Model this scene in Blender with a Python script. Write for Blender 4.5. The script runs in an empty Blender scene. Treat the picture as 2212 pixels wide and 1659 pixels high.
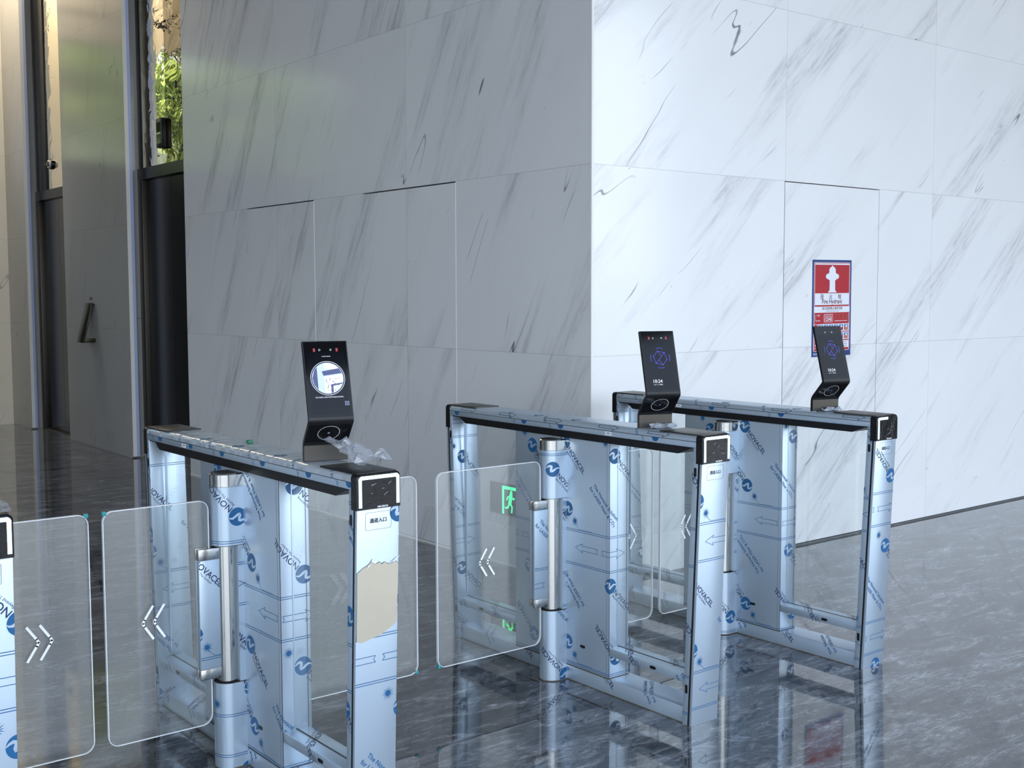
import bpy, bmesh, math, random
from mathutils import Vector, Matrix
from mathutils.geometry import tessellate_polygon

random.seed(7)
S = bpy.context.scene
COL = S.collection
PI = math.pi

# ------------------------------------------------------------------ camera
F_PX, YAW, PITCH, ROLL, CAM_H = 2544.0, 0.6717, -0.07597, -0.0027, 1.4701
fwd = Vector((math.sin(YAW)*math.cos(PITCH), math.cos(YAW)*math.cos(PITCH), math.sin(PITCH)))
rgt0 = Vector((math.cos(YAW), -math.sin(YAW), 0)); up0 = rgt0.cross(fwd)
rgt = rgt0*math.cos(ROLL) + up0*math.sin(ROLL); up = up0*math.cos(ROLL) - rgt0*math.sin(ROLL)
cd = bpy.data.cameras.new('camera'); cam = bpy.data.objects.new('camera', cd); COL.objects.link(cam)
cd.sensor_width = 36; cd.lens = F_PX*36/2212; cd.clip_start = .05; cd.clip_end = 300
cam.matrix_world = Matrix((( rgt.x, up.x, -fwd.x, 0), (rgt.y, up.y, -fwd.y, 0), (rgt.z, up.z, -fwd.z, CAM_H), (0,0,0,1)))
S.camera = cam

# ------------------------------------------------------------------ view, sky, lights
S.view_settings.view_transform = 'Standard'; S.view_settings.look = 'None'
S.view_settings.gamma = 1; S.view_settings.use_curve_mapping = False
S.view_settings.exposure = 1.12
wd = bpy.data.worlds.new('sky'); S.world = wd; wd.use_nodes = True
wn = wd.node_tree.nodes; wl = wd.node_tree.links
bg = wn['Background']
tc = wn.new('ShaderNodeTexCoord'); sx = wn.new('ShaderNodeSeparateXYZ'); rp = wn.new('ShaderNodeValToRGB')
wl.new(tc.outputs['Generated'], sx.inputs[0]); wl.new(sx.outputs['Z'], rp.inputs['Fac']); wl.new(rp.outputs['Color'], bg.inputs['Color'])
e = rp.color_ramp.elements
e[0].position = 0.0; e[0].color = (.30,.33,.34,1)
e[1].position = 1.0; e[1].color = (.40,.58,1.0,1)
m_ = e.new(.02); m_.color = (.88,.94,1.0,1)
m_ = e.new(.35); m_.color = (.70,.83,1.0,1)
bg.inputs['Strength'].default_value = 2.3

def area_light(name, loc, size, size_y, power, color, aim, portal=False):
    l = bpy.data.lights.new(name, 'AREA'); l.shape = 'RECTANGLE'; l.size = size; l.size_y = size_y
    l.energy = power; l.color = color
    o = bpy.data.objects.new(name, l); COL.objects.link(o); o.location = loc
    o.rotation_euler = (Vector(aim)-Vector(loc)).to_track_quat('-Z', 'Y').to_euler()
    if portal: l.cycles.is_portal = True
    return o
area_light('facade_portal', (2,-4.95,3.2), 22, 6.3, 1, (1,1,1), (2,0,3.2), True)
area_light('side_portal', (-8.95,-.9,3.2), 8.2, 6.3, 1, (1,1,1), (0,-.9,3.2), True)  # portal for the glazing added on the left
sn = bpy.data.lights.new('sun', 'SUN'); sn.energy = 4; sn.angle = .01; sn.color = (1,.93,.8)
so = bpy.data.objects.new('sun', sn); COL.objects.link(so); so.rotation_euler = (0, math.radians(48), 0)
area_light('added_pier_light', (3.2,13.3,5.9), .5, .5, 42, (1,.86,.66), (3.6,14.1,1.5))  # unseen warm lamp, added to brighten the cream end pier

# ------------------------------------------------------------------ materials
def new_mat(name):
    m = bpy.data.materials.new(name); m.use_nodes = True
    return m, m.node_tree.nodes, m.node_tree.links, m.node_tree.nodes['Principled BSDF']
def setp(p, **k):
    for a, v in k.items():
        p.inputs[a.replace('_', ' ')].default_value = v
def simple(name, col, rough=.5, metal=0, spec=.5, emis=None, es=0, bump=None):
    m, n, l, p = new_mat(name)
    p.inputs['Base Color'].default_value = (*col, 1); p.inputs['Roughness'].default_value = rough
    p.inputs['Metallic'].default_value = metal; p.inputs['Specular IOR Level'].default_value = spec
    if emis: p.inputs['Emission Color'].default_value = (*emis, 1); p.inputs['Emission Strength'].default_value = es
    if bump:
        sc, st, stretch = bump
        t = n.new('ShaderNodeTexCoord'); mp = n.new('ShaderNodeMapping'); mp.inputs['Scale'].default_value = stretch
        nz = n.new('ShaderNodeTexNoise'); nz.inputs['Scale'].default_value = sc; nz.inputs['Detail'].default_value = 4
        b = n.new('ShaderNodeBump'); b.inputs['Strength'].default_value = st; b.inputs['Distance'].default_value = .01
        l.new(t.outputs['Object'], mp.inputs['Vector']); l.new(mp.outputs[0], nz.inputs['Vector'])
        l.new(nz.outputs['Fac'], b.inputs['Height']); l.new(b.outputs[0], p.inputs['Normal'])
    return m

def math_n(n, l, op, a, b=None, c=None):
    x = n.new('ShaderNodeMath'); x.operation = op
    for i, v in enumerate((a, b, c)):
        if v is None: continue
        if isinstance(v, (int, float)): x.inputs[i].default_value = v
        else: l.new(v, x.inputs[i])
    return x.outputs[0]

def marble(name, axis, sgn, u0, tw, angle, base, vein, crack, soft=.35, rough=.16):
    """polished stone slabs: u runs along the wall, v is height; every slab is cut from another place of the block"""
    m, n, l, p = new_mat(name)
    g = n.new('ShaderNodeNewGeometry'); s = n.new('ShaderNodeSeparateXYZ'); l.new(g.outputs['Position'], s.inputs[0])
    u = math_n(n, l, 'MULTIPLY', s.outputs[axis], sgn); v = s.outputs['Z']
    tu = math_n(n, l, 'DIVIDE', math_n(n, l, 'SUBTRACT', u, u0), tw)
    tv = math_n(n, l, 'DIVIDE', math_n(n, l, 'SUBTRACT', v, .2227), .94)
    iu = math_n(n, l, 'FLOOR', tu); iv = math_n(n, l, 'FLOOR', tv)
    cb = n.new('ShaderNodeCombineXYZ'); l.new(iu, cb.inputs[0]); l.new(iv, cb.inputs[1])
    wnz = n.new('ShaderNodeTexWhiteNoise'); wnz.noise_dimensions = '3D'; l.new(cb.outputs[0], wnz.inputs['Vector'])
    off = n.new('ShaderNodeVectorMath'); off.operation = 'SCALE'; off.inputs['Scale'].default_value = 9
    l.new(wnz.outputs['Color'], off.inputs[0])
    ca, sa = math.cos(angle), math.sin(angle)
    a = math_n(n, l, 'ADD', math_n(n, l, 'MULTIPLY', u, ca), math_n(n, l, 'MULTIPLY', v, sa))
    b = math_n(n, l, 'SUBTRACT', math_n(n, l, 'MULTIPLY', v, ca), math_n(n, l, 'MULTIPLY', u, sa))
    def coords(ka, kb):
        c = n.new('ShaderNodeCombineXYZ')
        l.new(math_n(n, l, 'MULTIPLY', a, ka), c.inputs[0]); l.new(math_n(n, l, 'MULTIPLY', b, kb), c.inputs[1])
        q = n.new('ShaderNodeVectorMath'); q.operation = 'ADD'; l.new(c.outputs[0], q.inputs[0]); l.new(off.outputs[0], q.inputs[1])
        return q.outputs[0]
    def noise(vec, sc, det, rgh=.55, dist=0):
        t = n.new('ShaderNodeTexNoise'); t.inputs['Scale'].default_value = sc; t.inputs['Detail'].default_value = det
        t.inputs['Roughness'].default_value = rgh; t.inputs['Distortion'].default_value = dist; l.new(vec, t.inputs['Vector']); return t.outputs['Fac']
    def ramp(fac, lo, hi, v0=0, v1=1):
        r = n.new('ShaderNodeMapRange'); r.interpolation_type = 'SMOOTHSTEP'
        for k, x in (('From Min', lo), ('From Max', hi), ('To Min', v0), ('To Max', v1)): r.inputs[k].default_value = x
        l.new(fac, r.inputs['Value']); return r.outputs[0]
    broad = ramp(noise(coords(.32, 2.6), 1.5, 4, .55, .15), .50, .68)
    fine = ramp(noise(coords(1.6, 15), 1.8, 9, .72, .4), .44, .66)
    smoke = math_n(n, l, 'MULTIPLY', broad, math_n(n, l, 'ADD', math_n(n, l, 'MULTIPLY', fine, .8), .2))
    c1 = noise(coords(.28, 2.1), 1.5, 3, .45, .12)
    line = ramp(math_n(n, l, 'ABSOLUTE', math_n(n, l, 'SUBTRACT', c1, .5)), .0010, .0042, 1, 0)
    msk = ramp(noise(coords(1.1, 1.4), 1.7, 2), .57, .66)
    line = math_n(n, l, 'MULTIPLY', line, msk)
    speck = math_n(n, l, 'MULTIPLY', ramp(noise(coords(7, 26), 1.5, 2), .77, .80), ramp(noise(coords(.8, 1.), 1.2, 1), .5, .66))
    def mix(fac, A, B):
        x = n.new('ShaderNodeMix'); x.data_type = 'RGBA'
        if isinstance(fac, (int, float)): x.inputs['Factor'].default_value = fac
        else: l.new(fac, x.inputs['Factor'])
        for nm, c in (('A', A), ('B', B)):
            if isinstance(c, tuple): x.inputs[nm if False else (6 if nm == 'A' else 7)].default_value = (*c, 1)
            else: l.new(c, x.inputs[6 if nm == 'A' else 7])
        return x.outputs[2]
    cloud = ramp(noise(coords(.8, 1.6), 1.1, 3), .3, .7)
    col = mix(math_n(n, l, 'MULTIPLY', cloud, .5), base, tuple(x*.93 for x in base))
    col = mix(math_n(n, l, 'MULTIPLY', smoke, soft*2), col, vein)
    col = mix(math_n(n, l, 'MULTIPLY', line, .85), col, crack)
    col = mix(math_n(n, l, 'MULTIPLY', speck, .7), col, crack)
    # hairline joints between the slabs
    fu = math_n(n, l, 'ABSOLUTE', math_n(n, l, 'SUBTRACT', tu, math_n(n, l, 'ROUND', tu)))
    fv = math_n(n, l, 'ABSOLUTE', math_n(n, l, 'SUBTRACT', tv, math_n(n, l, 'ROUND', tv)))
    ju = math_n(n, l, 'LESS_THAN', fu, .0014/tw); jv = math_n(n, l, 'LESS_THAN', fv, .0014/.94)
    jv = math_n(n, l, 'MULTIPLY', jv, math_n(n, l, 'GREATER_THAN', v, .4))
    j = math_n(n, l, 'MAXIMUM', ju, jv)
    col = mix(math_n(n, l, 'MULTIPLY', j, .55), col, tuple(x*.45 for x in base))
    l.new(col, p.inputs['Base Color'])
    p.inputs['Roughness'].default_value = rough; p.inputs['Specular IOR Level'].default_value = .5
    return m

M = {}
M['stone_right'] = marble('white_marble_right', 0, 1, 5.373, 1.478, math.radians(43), (.81,.82,.83), (.46,.465,.49), (.13,.14,.17), .42, .14)
M['stone_left_shaded'] = marble('white_marble_left_shaded', 1, -1, -5.911, 1.65, math.radians(62), (.68,.70,.725), (.38,.39,.42), (.09,.10,.12), .46, .14)  # same stone as the right wall, its shade put into darker colours
M['stone_grey'] = marble('grey_marble_lobby', 1, -1, -12.5, 2.4, math.radians(75), (.36,.358,.345), (.28,.275,.26), (.2,.2,.2), .3, .19)
M['stone_cream'] = marble('cream_stone', 0, 1, 1.2, 1.6, math.radians(60), (.74,.69,.58), (.6,.56,.47), (.3,.28,.25), .2, .25)
M['trim_white'] = simple('white_trim', (.80,.79,.76), .35)
M['trim_blue'] = simple('pale_protective_tape', (.42,.50,.78), .3)
M['gap'] = simple('dark_gap', (.012,.012,.014), .9)
M['gap_soft'] = simple('grey_gap', (.12,.125,.13), .8)
M['black_metal'] = simple('black_elevator_steel', (.010,.010,.011), .22, .3, bump=(2.0, .25, (1,1,.35)))
M['black_gloss'] = simple('black_gloss_plastic', (.005,.005,.006), .06, 0, .16)
M['black_satin'] = simple('black_satin_plastic', (.010,.010,.011), .30, 0, .3)
M['black_film'] = simple('black_cap_under_film', (.008,.008,.009), .14, 0, .3, bump=(30, .25, (1,1,1)))
M['bronze_dark'] = simple('dark_bronze_plate', (.045,.043,.03), .28, .8)
M['brown_metal'] = simple('dark_brown_metal', (.07,.064,.055), .38, .7)
M['hole'] = simple('black_sensor_window', (.004,.004,.005), .35)
M['ink'] = simple('navy_film_print', (.008,.10,.26), .4)
M['ink_pale'] = simple('pale_navy_print', (.10,.26,.45), .4)
M['ink_dark'] = simple('dark_navy_print', (.010,.030,.10), .4)
M['led'] = simple('cyan_white_led', (.6,.9,1), .4, emis=(.50,.90,1), es=1.9)
M['white_mark'] = simple('white_marking', (.93,.94,.95), .5)
M['label_white'] = simple('white_label', (.8,.83,.88), .5)
M['label_black'] = simple('black_label_print', (.01,.01,.012), .5)
M['teal_tape'] = simple('teal_tape', (.02,.28,.30), .4)
M['red'] = simple('poster_red', (.42,.018,.028), .35)
M['blue'] = simple('poster_blue', (.018,.05,.20), .35)
M['blue_mid'] = simple('poster_mid_blue', (.07,.16,.38), .35)
M['poster_white'] = simple('poster_white', (.74,.78,.86), .35)
M['poster_orange'] = simple('poster_orange', (.65,.16,.05), .4)
M['poster_brown'] = simple('poster_brown_text', (.28,.10,.07), .4)
M['maroon'] = simple('poster_maroon_text', (.12,.012,.02), .4)
M['exit_plate'] = simple('grey_exit_plate', (.115,.125,.12), .3)
M['exit_green'] = simple('exit_green', (.05,.7,.25), .4, emis=(.05,1,.28), es=.95)
M['scr_blue'] = simple('screen_blue', (.01,.01,.05), .3, emis=(.07,.07,.75), es=.8)
M['scr_white'] = simple('screen_white', (.1,.1,.1), .3, emis=(.75,.8,1), es=.55)
M['scr_pic1'] = simple('screen_pale_blue', (.05,.05,.08), .3, emis=(.38,.50,.95), es=.75)
M['scr_pic2'] = simple('screen_bright', (.05,.05,.08), .3, emis=(.72,.82,1), es=.9)
M['scr_pic3'] = simple('screen_dark_blue', (.02,.02,.04), .3, emis=(.05,.07,.20), es=.5)
M['scr_dark'] = simple('screen_dark', (.005,.006,.009), .07, 0, .14)
M['led_red'] = simple('infrared_red', (.12,.008,.012), .3, emis=(.6,.03,.05), es=.22)
M['lens'] = simple('camera_lens_ring', (.45,.5,.5), .25, .4)
M['ring_white'] = simple('pale_scan_ring', (.62,.62,.60), .4)
M['steel_warm'] = simple('exposed_warm_steel', (.56,.505,.40), .36, .55, bump=(7, .22, (1,1,.6)))
M['rubber'] = simple('edge_sealant', (.10,.085,.06), .8)
M['ceiling'] = simple('ceiling_paint', (.55,.55,.54), .8)
M['hall_wall'] = simple('hall_wall_stone', (.27,.27,.265), .5)
M['mullion'] = simple('facade_mullion', (.05,.05,.055), .4, .5)
M['ground'] = simple('paving_outside', (.32,.31,.29), .8)
M['bark'] = simple('tree_bark', (.10,.07,.045), .9)
M['green_plug'] = simple('green_plug', (.01,.16,.08), .4)

def film_mat(name, col, rough, metal, bs):
    m, n, l, p = new_mat(name)
    t = n.new('ShaderNodeTexCoord'); nz = n.new('ShaderNodeTexNoise'); nz.inputs['Scale'].default_value = 3.2; nz.inputs['Detail'].default_value = 3
    l.new(t.outputs['Object'], nz.inputs['Vector'])
    mx = n.new('ShaderNodeMix'); mx.data_type = 'RGBA'
    mx.inputs[6].default_value = (*[c*.95 for c in col], 1); mx.inputs[7].default_value = (*[min(1, c*1.05) for c in col], 1)
    l.new(nz.outputs['Fac'], mx.inputs[0]); l.new(mx.outputs[2], p.inputs['Base Color'])
    p.inputs['Roughness'].default_value = rough; p.inputs['Metallic'].default_value = metal
    mp = n.new('ShaderNodeMapping'); mp.inputs['Scale'].default_value = (1,1,.3)
    l.new(t.outputs['Object'], mp.inputs['Vector'])
    n2 = n.new('ShaderNodeTexNoise'); n2.inputs['Scale'].default_value = 14; n2.inputs['Detail'].default_value = 2; l.new(mp.outputs[0], n2.inputs['Vector'])
    b = n.new('ShaderNodeBump'); b.inputs['Strength'].default_value = bs; b.inputs['Distance'].default_value = .01
    l.new(n2.outputs['Fac'], b.inputs['Height']); l.new(b.outputs[0], p.inputs['Normal'])
    return m
M['film'] = film_mat('blue_white_protective_film', (.475,.57,.67), .32, .54, .05)
M['film_wrinkled'] = film_mat('wrinkled_protective_film', (.56,.63,.71), .26, .5, .9)

def steel_mat():
    m, n, l, p = new_mat('brushed_steel')
    t = n.new('ShaderNodeTexCoord'); mp = n.new('ShaderNodeMapping'); mp.inputs['Scale'].default_value = (60,60,2.0)
    nz = n.new('ShaderNodeTexNoise'); nz.inputs['Scale'].default_value = 6; nz.inputs['Detail'].default_value = 3
    l.new(t.outputs['Object'], mp.inputs['Vector']); l.new(mp.outputs[0], nz.inputs['Vector'])
    p.inputs['Base Color'].default_value = (.50,.49,.465,1); p.inputs['Metallic'].default_value = 1; p.inputs['Roughness'].default_value = .17
    mr = n.new('ShaderNodeMapRange'); mr.inputs['To Min'].default_value = .10; mr.inputs['To Max'].default_value = .28
    l.new(nz.outputs['Fac'], mr.inputs['Value']); l.new(mr.outputs[0], p.inputs['Roughness'])
    return m
M['steel'] = steel_mat()

def glass_mat(name, tint, haze, haze_col, rough=.02, wr=0):
    m = bpy.data.materials.new(name); m.use_nodes = True
    n = m.node_tree.nodes; l = m.node_tree.links
    n.remove(n['Principled BSDF']); out = n['Material Output']
    tr = n.new('ShaderNodeBsdfTransparent'); tr.inputs[0].default_value = (*tint, 1)
    gl = n.new('ShaderNodeBsdfGlossy'); gl.inputs['Roughness'].default_value = rough; gl.inputs[0].default_value = (1,1,1,1)
    df = n.new('ShaderNodeBsdfDiffuse'); df.inputs[0].default_value = (*haze_col, 1)
    lw = n.new('ShaderNodeLayerWeight'); lw.inputs['Blend'].default_value = .5
    frs = math_n(n, l, 'ADD', math_n(n, l, 'MULTIPLY', math_n(n, l, 'POWER', lw.outputs['Facing'], 5), .9), .045)
    m1 = n.new('ShaderNodeMixShader'); m2 = n.new('ShaderNodeMixShader'); m1.inputs[0].default_value = haze
    l.new(tr.outputs[0], m1.inputs[1]); l.new(df.outputs[0], m1.inputs[2])
    l.new(frs, m2.inputs[0]); l.new(m1.outputs[0], m2.inputs[1]); l.new(gl.outputs[0], m2.inputs[2]); l.new(m2.outputs[0], out.inputs['Surface'])
    if wr:
        t = n.new('ShaderNodeTexCoord'); nz = n.new('ShaderNodeTexNoise'); nz.inputs['Scale'].default_value = 28; nz.inputs['Detail'].default_value = 3
        b = n.new('ShaderNodeBump'); b.inputs['Strength'].default_value = wr; b.inputs['Distance'].default_value = .02
        l.new(t.outputs['Object'], nz.inputs['Vector']); l.new(nz.outputs['Fac'], b.inputs['Height'])
        for x in (gl, lw, df): l.new(b.outputs[0], x.inputs['Normal'])
    return m
M['gate_glass'] = glass_mat('dusty_glare_acrylic', (.95,.965,.965), .05, (.80,.81,.80))  # white haze paints in the glare of bright surroundings, along with dust
M['gate_edge'] = simple('bright_acrylic_edge', (.88,.90,.94), .25)
M['pane'] = glass_mat('clear_infill_glass', (.955,.97,.97), .02, (.8,.82,.8))
M['wrap'] = glass_mat('clear_plastic_wrap', (.90,.92,.95), .10, (.9,.93,1), .12, 1.0)

def mirror_mat():
    m, n, l, p = new_mat('wavy_bronze_mirror')
    p.inputs['Metallic'].default_value = 1; p.inputs['Roughness'].default_value = .015
    p.inputs['Base Color'].default_value = (.80,.74,.60,1)
    t = n.new('ShaderNodeTexCoord'); mp = n.new('ShaderNodeMapping'); mp.inputs['Scale'].default_value = (1,1.6,2.6)
    nz = n.new('ShaderNodeTexNoise'); nz.inputs['Scale'].default_value = 2.4; nz.inputs['Detail'].default_value = 2.5; nz.inputs['Distortion'].default_value = .6
    b = n.new('ShaderNodeBump'); b.inputs['Strength'].default_value = .35; b.inputs['Distance'].default_value = .018
    l.new(t.outputs['Object'], mp.inputs['Vector']); l.new(mp.outputs[0], nz.inputs['Vector'])
    l.new(nz.outputs['Fac'], b.inputs['Height']); l.new(b.outputs[0], p.inputs['Normal'])
    return m
M['mirror'] = mirror_mat()
M['mirror_dark'] = M['mirror'].copy(); M['mirror_dark'].name = 'dark_wavy_mirror'; M['mirror_dark'].node_tree.nodes['Principled BSDF'].inputs['Base Color'].default_value = (.30,.27,.20,1)

def floor_mat():
    m, n, l, p = new_mat('dark_grey_polished_marble')
    g = n.new('ShaderNodeNewGeometry')
    mp = n.new('ShaderNodeMapping'); mp.inputs['Rotation'].default_value = (0,0,math.radians(37)); mp.inputs['Scale'].default_value = (1.0,3.2,1)
    l.new(g.outputs['Position'], mp.inputs['Vector'])
    def nz(sc, det, r, dist, src=mp.outputs[0]):
        t = n.new('ShaderNodeTexNoise'); t.inputs['Scale'].default_value = sc; t.inputs['Detail'].default_value = det
        t.inputs['Roughness'].default_value = r; t.inputs['Distortion'].default_value = dist; l.new(src, t.inputs['Vector']); return t.outputs['Fac']
    a = nz(2.6, 10, .72, .9); b = nz(13, 9, .78, .8); c = nz(1.3, 7, .6, 1.6)
    r = n.new('ShaderNodeValToRGB'); e = r.color_ramp.elements
    e[0].position = .40; e[0].color = (.014,.016,.020,1); e[1].position = .66; e[1].color = (.55,.57,.60,1)
    x = e.new(.50); x.color = (.085,.090,.102,1); x = e.new(.575); x.color = (.23,.24,.265,1)
    mix = math_n(n, l, 'ADD', math_n(n, l, 'MULTIPLY', a, .55), math_n(n, l, 'MULTIPLY', b, .45)); l.new(mix, r.inputs['Fac'])
    v = math_n(n, l, 'ABSOLUTE', math_n(n, l, 'SUBTRACT', c, .5))
    mr = n.new('ShaderNodeMapRange'); mr.inputs['From Min'].default_value = .001; mr.inputs['From Max'].default_value = .008
    mr.inputs['To Min'].default_value = 1; mr.inputs['To Max'].default_value = 0; l.new(v, mr.inputs['Value'])
    mk = n.new('ShaderNodeMapRange'); mk.inputs['From Min'].default_value = .52; mk.inputs['From Max'].default_value = .66
    l.new(nz(1.9, 3, .6, .3), mk.inputs['Value'])
    vv = math_n(n, l, 'MULTIPLY', math_n(n, l, 'MULTIPLY', mr.outputs[0], mk.outputs[0]), .75)
    mx = n.new('ShaderNodeMix'); mx.data_type = 'RGBA'; l.new(vv, mx.inputs[0]); l.new(r.outputs[0], mx.inputs[6]); mx.inputs[7].default_value = (.46,.50,.56,1)
    l.new(mx.outputs[2], p.inputs['Base Color'])
    p.inputs['Roughness'].default_value = .045; p.inputs['Specular IOR Level'].default_value = .75
    p.inputs['Coat Weight'].default_value = .25; p.inputs['Coat Roughness'].default_value = .03; p.inputs['Coat IOR'].default_value = 1.5
    return m
M['floor'] = floor_mat()

def leaf_mat():
    m, n, l, p = new_mat('sunlit_leaves')
    t = n.new('ShaderNodeTexCoord'); nz = n.new('ShaderNodeTexNoise'); nz.inputs['Scale'].default_value = 2.2; nz.inputs['Detail'].default_value = 6
    r = n.new('ShaderNodeValToRGB'); e = r.color_ramp.elements
    e[0].position = .38; e[0].color = (.10,.16,.02,1); e[1].position = .62; e[1].color = (.72,.80,.16,1)
    l.new(t.outputs['Object'], nz.inputs['Vector']); l.new(nz.outputs['Fac'], r.inputs['Fac']); l.new(r.outputs[0], p.inputs['Base Color'])
    p.inputs['Roughness'].default_value = .6; p.inputs['Transmission Weight'].default_value = 0
    return m
M['leaf'] = leaf_mat()

# ------------------------------------------------------------------ mesh helpers
class MB:
    def __init__(s): s.v = []; s.f = []; s.m = []; s.sm = []; s.mats = []
    def mi(s, name):
        if name not in s.mats: s.mats.append(name)
        return s.mats.index(name)
    def face(s, pts, mat, smooth=False):
        b = len(s.v); s.v += [tuple(p) for p in pts]; s.f.append(tuple(range(b, b+len(pts)))); s.m.append(s.mi(mat)); s.sm.append(smooth)
    def mesh(s, verts, faces, mat, smooth=False):
        b = len(s.v); s.v += [tuple(p) for p in verts]; k = s.mi(mat)
        for f in faces: s.f.append(tuple(b+i for i in f)); s.m.append(k); s.sm.append(smooth)
    def hexa(s, p, mat, bev=0, seg=2):
        """p: 4 bottom corners ccw then the 4 above them"""
        F = [(3,2,1,0),(4,5,6,7),(0,1,5,4),(1,2,6,5),(2,3,7,6),(3,0,4,7)]
        if not bev: s.mesh(p, F, mat); return
        bm = bmesh.new(); vs = [bm.verts.new(q) for q in p]
        for f in F: bm.faces.new([vs[i] for i in f])
        bmesh.ops.bevel(bm, geom=list(bm.edges), offset=bev, segments=seg, profile=.5, affect='EDGES')
        bm.verts.index_update()
        s.mesh([v.co[:] for v in bm.verts], [[v.index for v in f.verts] for f in bm.faces], mat, True); bm.free()
    def box(s, x0, x1, y0, y1, z0, z1, mat, bev=0, seg=2):
        s.hexa([(x0,y0,z0),(x1,y0,z0),(x1,y1,z0),(x0,y1,z0),(x0,y0,z1),(x1,y0,z1),(x1,y1,z1),(x0,y1,z1)], mat, bev, seg)
    def loft(s, loops, mat, caps=True, smooth=True, closed=True):
        n = len(loops[0]); V = [p for L in loops for p in L]; F = []
        for k in range(len(loops)-1):
            for i in range(n if closed else n-1):
                j = (i+1) % n; F.append((k*n+i, k*n+j, (k+1)*n+j, (k+1)*n+i))
        s.mesh(V, F, mat, smooth)
        if caps: s.face(loops[0][::-1], mat); s.face(loops[-1], mat)
    def tube(s, c, r, z0, z1, mat, n=40, axis='z', caps=True):
        L = []
        for z in (z0, z1):
            L.append([(c[0]+r*math.cos(2*PI*i/n), c[1]+r*math.sin(2*PI*i/n), z) for i in range(n)])
        s.loft(L, mat, caps)
    def build(s, name, parent=None, loc=None, auto=True):
        me = bpy.data.meshes.new(name); me.from_pydata(s.v, [], s.f)
        for k in s.mats: me.materials.append(M[k])
        me.polygons.foreach_set('material_index', s.m); me.polygons.foreach_set('use_smooth', s.sm)
        me.update()
        bm = bmesh.new(); bm.from_mesh(me); bmesh.ops.remove_doubles(bm, verts=bm.verts, dist=1e-6)
        for ed in bm.edges:
            if len(ed.link_faces) == 2 and ed.calc_face_angle(0) > .62: ed.smooth = False
        bm.to_mesh(me); bm.free()
        o = bpy.data.objects.new(name, me); COL.objects.link(o)
        if parent: o.parent = parent
        if loc: o.location = loc
        return o
def tag(o, label=None, cat=None, group=None, kind=None):
    if label: o['label'] = label
    if cat: o['category'] = cat
    if group: o['group'] = group
    if kind: o['kind'] = kind
    return o
def empty(name, loc, rz=0):
    o = bpy.data.objects.new(name, None); COL.objects.link(o); o.location = loc; o.rotation_euler = (0,0,rz); o.empty_display_size = .1
    return o
def structure(mb, name, parent=None):
    o = mb.build(name, parent); 
    if not parent: o['kind'] = 'structure'
    return o

# ------------------------------------------------------------------ flat artwork (2-D triangles), clipped to the surface it is printed on
_tc = {}
def text2d(body, size, align='LEFT', bold=0.0):
    key = (body, align, bold)
    if key not in _tc:
        cu = bpy.data.curves.new('t', 'FONT'); cu.body = body; cu.size = 1; cu.align_x = align; cu.resolution_u = 3; cu.offset = bold
        o = bpy.data.objects.new('t', cu); COL.objects.link(o)
        dg = bpy.context.evaluated_depsgraph_get(); me = o.evaluated_get(dg).to_mesh(); me.calc_loop_triangles()
        _tc[key] = [tuple((me.vertices[i].co.x, me.vertices[i].co.y) for i in t.vertices) for t in me.loop_triangles]
        o.evaluated_get(dg).to_mesh_clear(); bpy.data.objects.remove(o); bpy.data.curves.remove(cu)
    return [tuple((x*size, y*size) for x, y in t) for t in _tc[key]]
def fit_w(tris, w):
    xs = [p[0] for t in tris for p in t]; k = w/(max(xs)-min(xs)); m0 = min(xs)
    return [tuple(((x-m0)*k, y*k) for x, y in t) for t in tris]
def poly2d(pts):
    if sum(a[0]*b[1]-b[0]*a[1] for a, b in zip(pts, pts[1:]+pts[:1])) < 0: pts = pts[::-1]
    tr = tessellate_polygon([[Vector((x, y, 0)) for x, y in pts]])
    out = []
    for t in tr:
        a, b, c = (pts[i] for i in t); out.append((a,b,c) if (b[0]-a[0])*(c[1]-a[1])-(c[0]-a[0])*(b[1]-a[1]) > 0 else (a,c,b))
    return out
def disc2d(r, n=28, cx=0, cy=0):
    return [((cx,cy), (cx+r*math.cos(2*PI*i/n), cy+r*math.sin(2*PI*i/n)), (cx+r*math.cos(2*PI*(i+1)/n), cy+r*math.sin(2*PI*(i+1)/n))) for i in range(n)]
def stroke2d(pts, w, closed=False):
    out = []; q = list(pts) + ([pts[0]] if closed else [])
    for (x0, y0), (x1, y1) in zip(q, q[1:]):
        d = math.hypot(x1-x0, y1-y0)
        if d < 1e-9: continue
        nx, ny = -(y1-y0)/d*w/2, (x1-x0)/d*w/2; ex, ey = (x1-x0)/d*w*.25, (y1-y0)/d*w*.25
        a = (x0+nx-ex, y0+ny-ey); b = (x0-nx-ex, y0-ny-ey); c = (x1-nx+ex, y1-ny+ey); e_ = (x1+nx+ex, y1+ny+ey)
        out += [(a,b,c), (a,c,e_)]
    return out
def arc(r, a0, a1, n=12, cx=0, cy=0):
    return [(cx+r*math.cos(a0+(a1-a0)*i/n), cy+r*math.sin(a0+(a1-a0)*i/n)) for i in range(n+1)]
def rect2d(x0, y0, x1, y1): return [((x0,y0),(x1,y0),(x1,y1)), ((x0,y0),(x1,y1),(x0,y1))]
def rrect(x0, y0, x1, y1, r, n=5):
    return arc(r, PI, 1.5*PI, n, x0+r, y0+r) + arc(r, -PI/2, 0, n, x1-r, y0+r) + arc(r, 0, PI/2, n, x1-r, y1-r) + arc(r, PI/2, PI, n, x0+r, y1-r)
def move(tris, dx, dy, rot=0, sc=1):
    c, s = math.cos(rot)*sc, math.sin(rot)*sc
    return [tuple((x*c-y*s+dx, x*s+y*c+dy) for x, y in t) for t in tris]
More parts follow.
